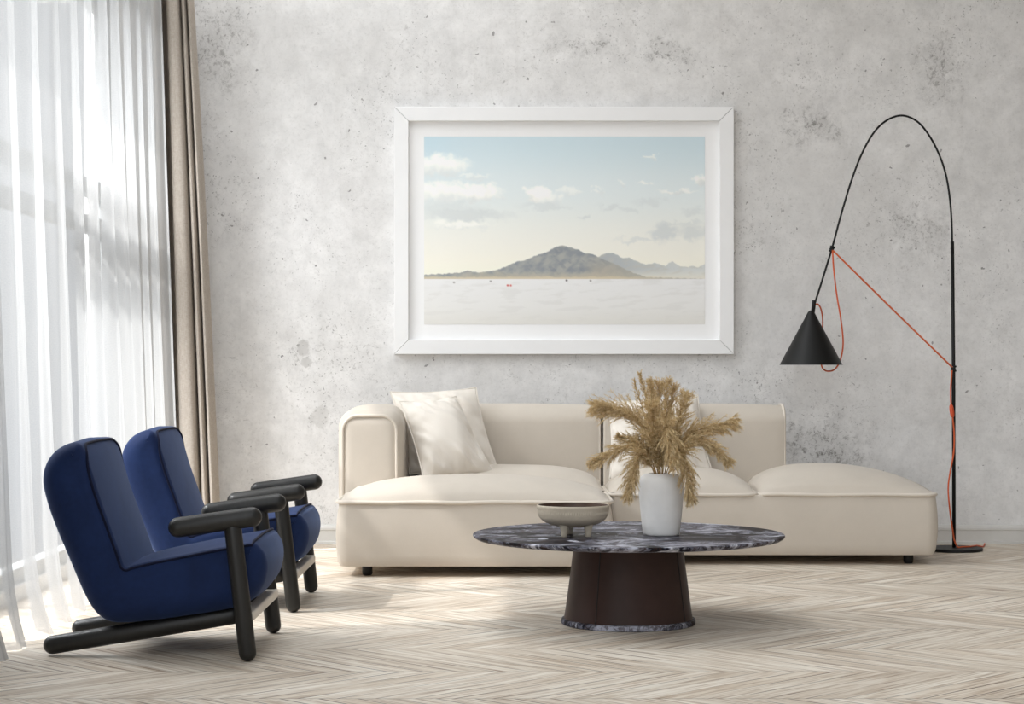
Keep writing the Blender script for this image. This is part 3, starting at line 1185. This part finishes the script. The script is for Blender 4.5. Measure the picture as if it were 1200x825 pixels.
# ---------------------------------------------------------------- bowl
BX, BY = 0.2105, 7.17
bowl = thing('footed_bowl', 'greige ceramic bowl with ribbed rim on three peg feet', 'bowl', (BX, BY, TZ))
bm = bmesh.new()
NB = 180
prof = []
for k in range(25):
    t = k / 24
    a = PI / 2 * t
    z = 0.366 + 0.062 * (1 - math.cos(a) ** 0.9)
    prof.append((0.131 * math.sin(a) ** 0.75, z))
prof += [(0.1325, 0.434), (0.1328, 0.441), (0.1322, 0.446), (0.1300, 0.4475), (0.1278, 0.446)]
rings = []
for r, z in prof:
    rib = 1.0 if 0.402 < z < 0.439 else 0.0
    if r < 1e-4:
        rings.append([bm.verts.new((BX, BY, z))])
        continue
    ring = []
    for k in range(NB):
        rr = r - rib * (0.0026 if k % 2 else 0.0)
        a = 2 * PI * k / NB
        ring.append(bm.verts.new((BX + rr * math.cos(a), BY + rr * math.sin(a), z)))
    rings.append(ring)
for a, b in zip(rings, rings[1:]):
    for k in range(NB):
        k2 = (k + 1) % NB
        if len(a) == 1:
            bm.faces.new((a[0], b[k2], b[k]))
        else:
            bm.faces.new((a[k], a[k2], b[k2], b[k]))
bmesh.ops.recalc_face_normals(bm, faces=bm.faces)
link('body', bm, BOWL_M, bowl, auto=60)
bm = bmesh.new()
lathe(bm, [(0.1278, 0.446)] + [(0.1265 * math.cos(PI / 2 * k / 14) ** 0.75 if k < 14 else 0, 0.440 - 0.060 * math.sin(PI / 2 * k / 14)) for k in range(15)], (BX, BY, 0), 96)
link('inside', bm, BOWL_IN, bowl)
for k, ang in enumerate((-118, -42, 98)):
    a = math.radians(ang)
    cx, cy = BX + 0.072 * math.cos(a), BY + 0.072 * math.sin(a)
    bm = bmesh.new()
    lathe(bm, [(0, TZ), (0.0085, TZ), (0.0105, TZ + 0.002), (0.0115, TZ + 0.012), (0.013, TZ + 0.026), (0.017, TZ + 0.040), (0.024, TZ + 0.052), (0, TZ + 0.053)], (cx, cy, 0), 24)
    link('foot', bm, BOWL_M, bowl, auto=60)

# ---------------------------------------------------------------- vase
VX, VY = 0.535, 7.20
vprof = [(0, 0), (0.060, 0.0), (0.0655, 0.003), (0.068, 0.010), (0.0715, 0.040), (0.0755, 0.080), (0.0795, 0.120), (0.0825, 0.155), (0.0832, 0.175), (0.0825, 0.190), (0.080, 0.203), (0.0755, 0.213), (0.068, 0.2205), (0.058, 0.2245), (0.048, 0.2265), (0.045, 0.2265), (0.043, 0.224), (0.043, 0.216), (0.060, 0.205), (0.073, 0.180), (0.070, 0.080), (0.060, 0.012), (0, 0.010)]
bm = bmesh.new()
lathe(bm, vprof, (VX, VY, TZ), 96)
vase = link('vase', bm, VASE_M, auto=50)
tag(vase, 'matte white rounded ceramic vase holding dried pampas grass on the coffee table', 'vase')


# ---------------------------------------------------------------- pampas grass
def pampas(tip, mid, plume_from, fat, label, seed, depth_tip=0.0, depth_mid=0.0, n_br=110, droop=0.4):
    """tip, mid: photo pixels; the stem starts inside the vase mouth"""
    rnd = random.Random(seed)
    root = thing('pampas_stem', label, 'dried grass', (VX, VY, TZ + 0.05), 'dried pampas stems in the vase')
    T = P(tip[0], tip[1], VY + depth_tip)
    M = P(mid[0], mid[1], VY + depth_mid)
    dirx = max(-0.036, min(0.036, (M.x - VX) * 0.35))
    diry = max(-0.036, min(0.036, (M.y - VY) * 0.5))
    bottom = Vector((VX - dirx * 0.9, VY - diry, TZ + 0.05))
    mouth = Vector((VX + dirx * 0.75, VY + diry * 0.75, TZ + 0.226))
    pts = catmull([bottom, mouth, M, T], 12)
    bm = bmesh.new()
    cut = int(len(pts) * 0.9)
    tube(bm, pts[:cut], [0.0022 * (1 - 0.5 * i / cut) for i in range(cut)], 6)
    link('stem', bm, STALK, root)
    # plume
    bm = bmesh.new()
    L = len(pts)
    i0 = int(L * plume_from * 0.86)
    fat *= 1.45
    n_br = int(n_br * 1.25)

    def at(s):
        f = i0 + (L - 1 - i0) * s
        i = min(int(f), L - 2)
        p = pts[i].lerp(pts[i + 1], f - i)
        return p, (pts[i + 1] - pts[i]).normalized()
    plen = sum((pts[i + 1] - pts[i]).length for i in range(i0, L - 1))

    def hair(p, d, l, w):
        side = d.cross(Vector((rnd.uniform(-1, 1), rnd.uniform(-1, 1), rnd.uniform(-1, 1))))
        if side.length < 1e-6:
            return
        side = side.normalized() * w
        q = p + d * l * 0.55 + Vector((0, 0, -0.12 * l))
        e = p + d * l + Vector((0, 0, -0.4 * l * droop))
        a, b = bm.verts.new(p - side), bm.verts.new(p + side)
        c, dd = bm.verts.new(q + side * 0.8), bm.verts.new(q - side * 0.8)
        t = bm.verts.new(e)
        bm.faces.new((a, b, c, dd))
        bm.faces.new((dd, c, t))
    for k in range(n_br):
        s = (k + rnd.random()) / n_br
        p, d = at(s)
        a = rnd.uniform(0, 2 * PI)
        u = d.orthogonal().normalized()
        v = d.cross(u)
        out = u * math.cos(a) + v * math.sin(a)
        env = math.sin(PI * min(1, 0.12 + 0.86 * s)) ** 0.7
        bl = fat * (0.55 + 0.75 * env) * rnd.uniform(0.7, 1.25)
        bd = (d * rnd.uniform(0.8, 1.7) + out * rnd.uniform(0.45, 1.15)).normalized()
        q0 = p
        seg = 5
        for m in range(seg):
            bd2 = (bd + Vector((0, 0, -0.16 * droop * m)) + d * 0.05 * m).normalized()
            q1 = q0 + bd2 * bl / seg
            for _ in range(7):
                hd = (bd2 * rnd.uniform(0.7, 1.4) + Vector((rnd.gauss(0, 1), rnd.gauss(0, 1), rnd.gauss(0, 1))) * 0.42).normalized()
                hair(q0.lerp(q1, rnd.random()), hd, fat * rnd.uniform(0.16, 0.36), 0.0008)
            # the branchlet itself
            side = bd2.cross(Vector((0, 1, 0)))
            side = (side.normalized() if side.length > 1e-5 else Vector((1, 0, 0))) * 0.0009
            f = bm.faces.new((bm.verts.new(q0 - side), bm.verts.new(q0 + side), bm.verts.new(q1 + side * 0.7), bm.verts.new(q1 - side * 0.7)))
            q0 = q1
    link('plume', bm, PAMPAS, root, smooth=False)


PL = [
    ((703, 477), (748, 492), 0.58, 0.045, 'thick pampas plume arching out left, highest on that side', 1, -0.03, -0.01, 150),
    ((698, 541), (744, 522), 0.50, 0.034, 'pampas plume reaching farthest left at mid height', 2, -0.10, -0.06, 130),
    ((736, 578), (749, 535), 0.50, 0.036, 'pampas plume drooping down past the left side of the vase', 3, -0.11, -0.09, 130),
    ((750, 438), (764, 500), 0.62, 0.014, 'tallest thin pampas spike rising above the sofa back', 4, 0.03, 0.01, 90),
    ((743, 446), (760, 505), 0.66, 0.011, 'thin pampas spike just left of the tallest one', 5, 0.06, 0.02, 80),
    ((762, 449), (767, 505), 0.52, 0.024, 'upright pampas plume just right of the tallest spike', 6, -0.02, 0.0, 120),
    ((773, 452), (772, 505), 0.45, 0.030, 'broad upright pampas plume at the middle of the bunch', 7, 0.04, 0.02, 140),
    ((782, 448), (778, 505), 0.50, 0.024, 'upright pampas plume reaching highest right of the middle', 8, 0.0, 0.0, 120),
    ((790, 454), (782, 508), 0.52, 0.024, 'upright pampas plume leaning slightly right near the pillow corner', 9, 0.05, 0.03, 120),
    ((803, 466), (790, 510), 0.48, 0.034, 'fluffy pampas plume covering the pillow corner', 10, -0.02, -0.02, 140),
    ((856, 496), (806, 510), 0.52, 0.038, 'long pampas plume stretching farthest right over the sofa back', 11, 0.0, 0.0, 150),
    ((852, 538), (814, 518), 0.55, 0.032, 'pampas plume bowing right with its tip below the long one', 12, -0.05, -0.03, 130),
    ((809, 581), (797, 528), 0.46, 0.038, 'pampas plume drooping down past the right side of the vase', 13, -0.11, -0.09, 150),
    ((790, 540), (778, 498), 0.42, 0.040, 'pampas plume curling over towards the front of the bunch', 14, -0.17, -0.10, 170),
    ((727, 512), (753, 522), 0.56, 0.022, 'small pampas sprig pointing left between two large plumes', 15, -0.04, -0.03, 80),
    ((764, 478), (768, 520), 0.42, 0.036, 'short dense pampas plume in front of the upright spikes', 16, -0.10, -0.06, 140),
]
for (tip, mid, pf, fat, label, seed, dt, dm, nb) in PL:
    pampas(tip, mid, pf, fat, label, seed, dt, dm, nb, droop=0.15 if fat < 0.03 else 0.45)

# ---------------------------------------------------------------- floor lamp
LD = 10.16
lamp = thing('floor_lamp', 'tall black arc floor lamp with cone shade and orange cord', 'lamp', (P(1118, 645, LD).x, LD, 0))
lx = P(1118, 645, LD).x
bm = bmesh.new()
lathe(bm, [(0, 0), (0.142, 0), (0.146, 0.003), (0.146, 0.013), (0.143, 0.016), (0, 0.016)], (lx, LD, 0), 72)
link('base', bm, BLACKMETAL, lamp, auto=40)
bm = bmesh.new()
tube(bm, [(lx, LD, 0.014), P(1117.4, 430, LD), P(1116, 283, LD)], 0.0095, 12)
link('pole', bm, BLACKMETAL, lamp)
arc = catmull([P(x, y, LD) for x, y in ((1116, 300), (1115.3, 262), (1113, 232), (1108.5, 205), (1100.5, 181), (1089, 159), (1075, 142.5), (1058, 135.5), (1041, 140), (1025, 154), (1010, 180), (997, 214), (985, 254), (975, 291), (963, 330), (953.5, 360), (952, 367))], 8)
bm = bmesh.new()
tube(bm, arc, 0.0054, 10)
link('arc_rod', bm, BLACKMETAL, lamp)
sx, sz0, sz1 = P(950.5, 427, LD).x, P(950, 427.5, LD).z, P(950, 364, LD).z
bm = bmesh.new()
R = 36.7 / F * LD
lathe(bm, [(0.004, sz1 + 0.001), (0.012, sz1 - 0.002), (0.019, sz1 - 0.012), (0.027, sz1 - 0.028), (R, sz0), (R - 0.002, sz0), (0.025, sz1 - 0.032), (0.004, sz1 - 0.012)], (sx, LD, 0), 96)
link('lamp_shade', bm, BLACKMETAL, lamp, auto=50)
bm = bmesh.new()
lathe(bm, [(0, 0.0), (0.020, 0.006), (0.030, 0.024), (0.026, 0.045), (0.014, 0.062), (0.013, 0.11), (0, 0.11)], (sx, LD, sz0 + 0.075), 24)
link('bulb', bm, m_plain('frosted_bulb', (228, 226, 220), 0.4), lamp)
# clamps on rod and pole
for (cx, cy, r, ax) in ((975, 292, 0.017, (0.30, -1.0)), (1117.4, 432, 0.018, (0.0, 1.0))):
    c = P(cx, cy, LD)
    bm = bmesh.new()
    d = Vector((ax[0], 0, -ax[1])).normalized()
    tube(bm, [c - d * 0.016, c - d * 0.009, c - d * 0.005, c + d * 0.005, c + d * 0.009, c + d * 0.016], [r * 0.8, r * 0.9, r * 0.62, r * 0.62, r * 0.9, r * 0.8], 16)
    tube(bm, [c + Vector((-0.005, 0, 0)), c + Vector((-0.010, -0.026, 0))], 0.008, 10)
    link('clamp', bm, BLACKMETAL, lamp, auto=40)
bm = bmesh.new()
c = P(956, 357, LD)
tube(bm, [P(954.2, 352, LD), P(952.6, 366, LD)], 0.0105, 12)
link('socket', bm, BLACKMETAL, lamp)


def cord(path, r=0.0042):
    bm = bmesh.new()
    tube(bm, path, r, 8)
    return link('cord', bm, ORANGE, lamp)


cord(catmull([P(976, 293.5, LD - 0.02), P(1046, 362.5, LD - 0.02), P(1116.5, 431, LD - 0.02)], 10), 0.0046)
cord(catmull([P(x, y, LD + o) for x, y, o in ((955, 357, 0.012), (958.5, 356.5, 0.02), (962, 362, 0.05), (964, 374, 0.10), (963.5, 390, 0.16), (962, 410, 0.18), (962.5, 427, 0.17), (966, 433.5, 0.14), (972, 435, 0.10), (979, 432, 0.06), (985, 421, 0.03), (988, 402, 0.01), (985.5, 375, 0.0), (980.5, 345, -0.012), (977, 315, -0.02), (975.6, 293, -0.02))], 8))
low = catmull([P(x, y, LD + o) for x, y, o in ((1115.5, 434, -0.024), (1114.2, 455, -0.028), (1114.5, 474, -0.03), (1116.2, 488, -0.03), (1118.2, 508, -0.024), (1117.6, 530, -0.022), (1113, 556, -0.03), (1111.2, 575, -0.03), (1114, 605, -0.03), (1118, 632, -0.026))], 8)
low += catmull([Vector(low[-1]), Vector((lx + 0.01, LD - 0.035, 0.022)), Vector((lx + 0.04, LD - 0.02, 0.0205)), Vector((lx + 0.085, LD + 0.0, 0.0205)), Vector((lx + 0.118, LD + 0.04, 0.0205)), Vector((lx + 0.14, LD + 0.08, 0.018)), Vector((lx + 0.19, LD + 0.17, 0.005)), Vector((lx + 0.24, LD + 0.34, 0.005))], 6)[1:]
cord(low)
bm = bmesh.new()
s0, s1 = P(1114.4, 474, LD - 0.03), P(1116.4, 489, LD - 0.03)
tube(bm, [s0.lerp(s1, k / 6) for k in range(7)], [0.006, 0.0105, 0.0115, 0.0118, 0.0115, 0.0105, 0.006], 14)
link('switch', bm, ORANGE_PL, lamp)

# ---------------------------------------------------------------- armchairs
CY = 6.668
O = Vector((-1.18, CY, 0))
chair = thing('armchair', 'nearer blue velvet lounge armchair with black wooden frame', 'armchair', O, 'blue velvet lounge armchairs')
S = 6.42 / F


def Q(x, y):
    return (x - CX) * S, EYE - (y - HZ) * S


HW = 0.287
# side outline, clockwise from the crease: up the back's front, over the top, down the back, under, up the seat nose, along the seat
KEY = [  # x, y in the photo on the near side, edge rounding radius
    (147, 664, .030), (140, 645, .030), (128, 612, .030), (116, 578, .032), (107, 548, .030), (101, 530, .031), (93, 520, .034),
    (80, 521, .048), (64, 530, .064), (53, 545, .076), (49, 565, .085), (55, 592, .085), (66, 622, .085), (80, 655, .085), (93, 686, .085), (104, 708, .085), (116, 722, .08), (133, 729, .075),
    (165, 728, .08), (205, 723, .075), (245, 717, .07), (275, 711, .07), (294, 702, .07), (306, 687, .07), (311, 669, .07), (310, 653, .06), (305, 643, .045), (297, 636, .030),
    (280, 638, .030), (250, 643, .030), (215, 650, .030), (180, 657, .030), (158, 662, .030)]
pts2, rr = [], []
cm = catmull([(x, y, 0) for x, y, r in KEY], 5, closed=True)
cr = catmull([(r, 0, 0) for x, y, r in KEY], 5, closed=True)
outl = []
for p, r in zip(cm, cr):
    x, z = Q(p.x, p.y)
    outl.append((x, z, r.x))
n = len(outl)
norm = []
for i in range(n):
    p, q = outl[i - 1], outl[(i + 1) % n]
    tx, tz = q[0] - p[0], q[1] - p[1]
    L = math.hypot(tx, tz)
    norm.append((tz / L, -tx / L))        # inward or outward, fixed below
area = sum(outl[i][0] * outl[(i + 1) % n][1] - outl[(i + 1) % n][0] * outl[i][1] for i in range(n))
sg = 1.0 if area > 0 else -1.0
norm = [(a * sg, b * sg) for a, b in norm]   # outward


def ring_at(lat, th, extra=0.0):
    out = []
    for (x, z, r), (nx, nz) in zip(outl, norm):
        ins = r * (1 - math.cos(th)) + extra
        y = HW - r + r * math.sin(th)
        out.append((x - nx * ins, y, z - nz * ins))
    return out


bm = bmesh.new()
prof_rings = []
half = []
for k in range(9):
    half.append(ring_at(0, PI / 2 * k / 8))
half.append(ring_at(0, PI / 2, 0.004))        # flat side panel
full = [[(x, CY - y, z) for x, y, z in ring] for ring in reversed(half)] + [[(x, CY, z) for x, y, z in half[0]]] + [[(x, CY + y, z) for x, y, z in ring] for ring in half]
# slight crown across the seat and back
vr = []
for ring in full:
    row = []
    for i, (x, y, z) in enumerate(ring):
        w = max(0.0, 1 - ((y - CY) / HW) ** 2)
        nx, nz = norm[i]
        row.append(bm.verts.new((x + nx * 0.010 * w, y, z + nz * 0.010 * w)))
    vr.append(row)
for a, b in zip(vr, vr[1:]):
    for i in range(n):
        j = (i + 1) % n
        bm.faces.new((a[i], a[j], b[j], b[i]))
bm.faces.new(vr[0])
bm.faces.new(vr[-1][::-1])
bmesh.ops.recalc_face_normals(bm, faces=bm.faces)
body = link('upholstered_shell', bm, VELVET, chair)

# piping round the front panel: near edge, over the top, far edge, along the nose


def on_shell(i, lat):
    """point on the shell at outline index i (may be fractional), sideways distance lat from the middle"""
    i0 = int(math.floor(i)) % n
    i1, t = (i0 + 1) % n, i - math.floor(i)
    x, z, r = [outl[i0][k] * (1 - t) + outl[i1][k] * t for k in range(3)]
    nx, nz = [norm[i0][k] * (1 - t) + norm[i1][k] * t for k in range(2)]
    dd = min(1.0, max(0.0, (abs(lat) - (HW - r)) / r))
    off = 0.010 * max(0.0, 1 - (lat / HW) ** 2) - r * (1 - math.sqrt(1 - dd * dd)) + 0.0015
    return Vector((x + nx * off, CY + lat, z + nz * off))


i_nose, i_c, i_top = 27 * 5 - n, 3.6 * 5, 5.7 * 5
e0 = HW - 0.030 * (1 - math.sin(PI / 4))
half_path = [on_shell(i_nose, -e0 * k / 8) for k in range(8)]
half_path += [on_shell(i_nose + (i_c - i_nose) * k / 60, -e0) for k in range(60)]
for k in range(13):
    a = PI / 2 * k / 12
    half_path.append(on_shell(i_c + (i_top - i_c) * math.sin(a), -e0 + 0.085 * (1 - math.cos(a))))
half_path += [on_shell(i_top, -(e0 - 0.085) * (1 - k / 8)) for k in range(1, 9)]
path = half_path + [Vector((p.x, 2 * CY - p.y, p.z)) for p in half_path[-2:0:-1]]
bm = bmesh.new()
tube(bm, path, 0.0045, 8, closed=True)
link('piping', bm, NAVY_PIPE, body)

S1 = 6.336 / F
for sy in (-1, 1):
    y = CY + sy * 0.335
    bm = bmesh.new()
    tube(bm, [Vector(((272 - CX) * S1, y, 0.452)), Vector(((283 - CX) * S1, y, 0.20)), Vector(((291.5 - CX) * S1, y, 0.0))], 0.0285, 24, round_caps=True)
    link('leg', bm, BLACKWOOD, chair)
    bm = bmesh.new()
    tube(bm, [Vector(((197.5 - CX) * S1, y, 0.4275)), Vector(((252 - CX) * S1, y, 0.449)), Vector(((307 - CX) * S1, y, 0.470))], 0.0325, 24, round_caps=True)
    link('armrest', bm, BLACKWOOD, chair)
    y = CY + sy * 0.208
    bm = bmesh.new()
    S2 = 6.46 / F
    tube(bm, [Vector(((51 - CX) * S2, y, 0.0305)), Vector(((165 - CX) * S2, y, 0.0825)), Vector(((283 - CX) * S2, y, 0.138))], 0.0305, 24, round_caps=True)
    link('skid', bm, BLACKWOOD, chair)
# bar across the front joining skids and legs
bm = bmesh.new()
x0, x1 = (281 - CX) * S1, (297 - CX) * S1
box(bm, x0, x1, CY - 0.33, CY + 0.33, 0.128, 0.160)
bevel_all(bm, 0.006, 2)
o = link('front_rail', bm, PALEWOOD, chair, smooth=False)
o['label'] = 'pale rail under the seat front'

copy_tree(chair, O + Vector((0.004, 1.264, 0)), 'farther blue velvet lounge armchair closer to the concrete wall')

# ---------------------------------------------------------------- light
SKY_LO, SKY_HI = 0.30, 2.0
w = bpy.data.worlds.new('daylight')
SC.world = w
w.use_nodes = True
nt = w.node_tree
bg = nt.nodes['Background']
# hazy sky: brightest on the open side of the room, dimmer towards the window side
tc = nt.nodes.new('ShaderNodeTexCoord')
dp = nt.nodes.new('ShaderNodeVectorMath')
dp.operation = 'DOT_PRODUCT'
dp.inputs[1].default_value = Vector((-0.66, -0.55, 0.50)).normalized()
nt.links.new(tc.outputs['Generated'], dp.inputs[0])
mr = nt.nodes.new('ShaderNodeMapRange')
mr.interpolation_type = 'SMOOTHSTEP'
mr.inputs['From Min'].default_value = 0.35
mr.inputs['From Max'].default_value = 1.0
mr.inputs['To Min'].default_value = SKY_LO
mr.inputs['To Max'].default_value = SKY_HI
nt.links.new(dp.outputs['Value'], mr.inputs['Value'])
sx_ = nt.nodes.new('ShaderNodeSeparateXYZ')
nt.links.new(tc.outputs['Generated'], sx_.inputs[0])
m2 = nt.nodes.new('ShaderNodeMapRange')
m2.interpolation_type = 'SMOOTHSTEP'
m2.inputs['From Min'].default_value = 0.3
m2.inputs['From Max'].default_value = 0.9
m2.inputs['To Max'].default_value = 0.5
nt.links.new(sx_.outputs[1], m2.inputs['Value'])
ad = nt.nodes.new('ShaderNodeMath')
ad.operation = 'ADD'
nt.links.new(mr.outputs['Result'], ad.inputs[0])
nt.links.new(m2.outputs['Result'], ad.inputs[1])
nt.links.new(ad.outputs[0], bg.inputs[1])
bg.inputs[0].default_value = (0.92, 0.96, 1.0, 1)

ld = bpy.data.lights.new('window_daylight', 'AREA')
ld.shape = 'RECTANGLE'
ld.size, ld.size_y = 4.2, 2.6
ld.energy = 900
ld.color = (0.95, 0.975, 1.0)
lo = bpy.data.objects.new('window_daylight', ld)
COL.objects.link(lo)
lo.location = (-4.4, 7.9, 4.1)
lo.rotation_euler = (Vector((-1.0, 8.3, 0.7)) - Vector(lo.location)).to_track_quat('-Z', 'Y').to_euler()

ud = bpy.data.lights.new('added_top_fill', 'AREA')  # added area light over the ceiling opening, brightens the upper left
ud.shape = 'RECTANGLE'
ud.size, ud.size_y = SKX1 - SKX0, SKY1 - SKY0
ud.energy = 64
ud.color = (0.95, 0.975, 1.0)
uo = bpy.data.objects.new('added_top_fill', ud)
COL.objects.link(uo)
uo.location = ((SKX0 + SKX1) / 2, (SKY0 + SKY1) / 2, ZC + 0.35)

sd = bpy.data.lights.new('sun', 'SUN')
sd.energy = 5.5
sd.angle = math.radians(1.2)
sd.color = (1.0, 0.98, 0.95)
so = bpy.data.objects.new('sun', sd)
COL.objects.link(so)
so.rotation_euler = Vector((0.66, 0.24, -0.76)).to_track_quat('-Z', 'Y').to_euler()

# ---------------------------------------------------------------- view
SC.view_settings.view_transform = 'Standard'
SC.view_settings.look = 'None'
SC.view_settings.exposure = 0.28
SC.view_settings.gamma = 1.0
SC.view_settings.use_curve_mapping = False
SC.cycles.use_denoising = True
SC.cycles.max_bounces = 10
SC.cycles.diffuse_bounces = 5
SC.cycles.transparent_max_bounces = 12
SC.cycles.sample_clamp_indirect = 6.0
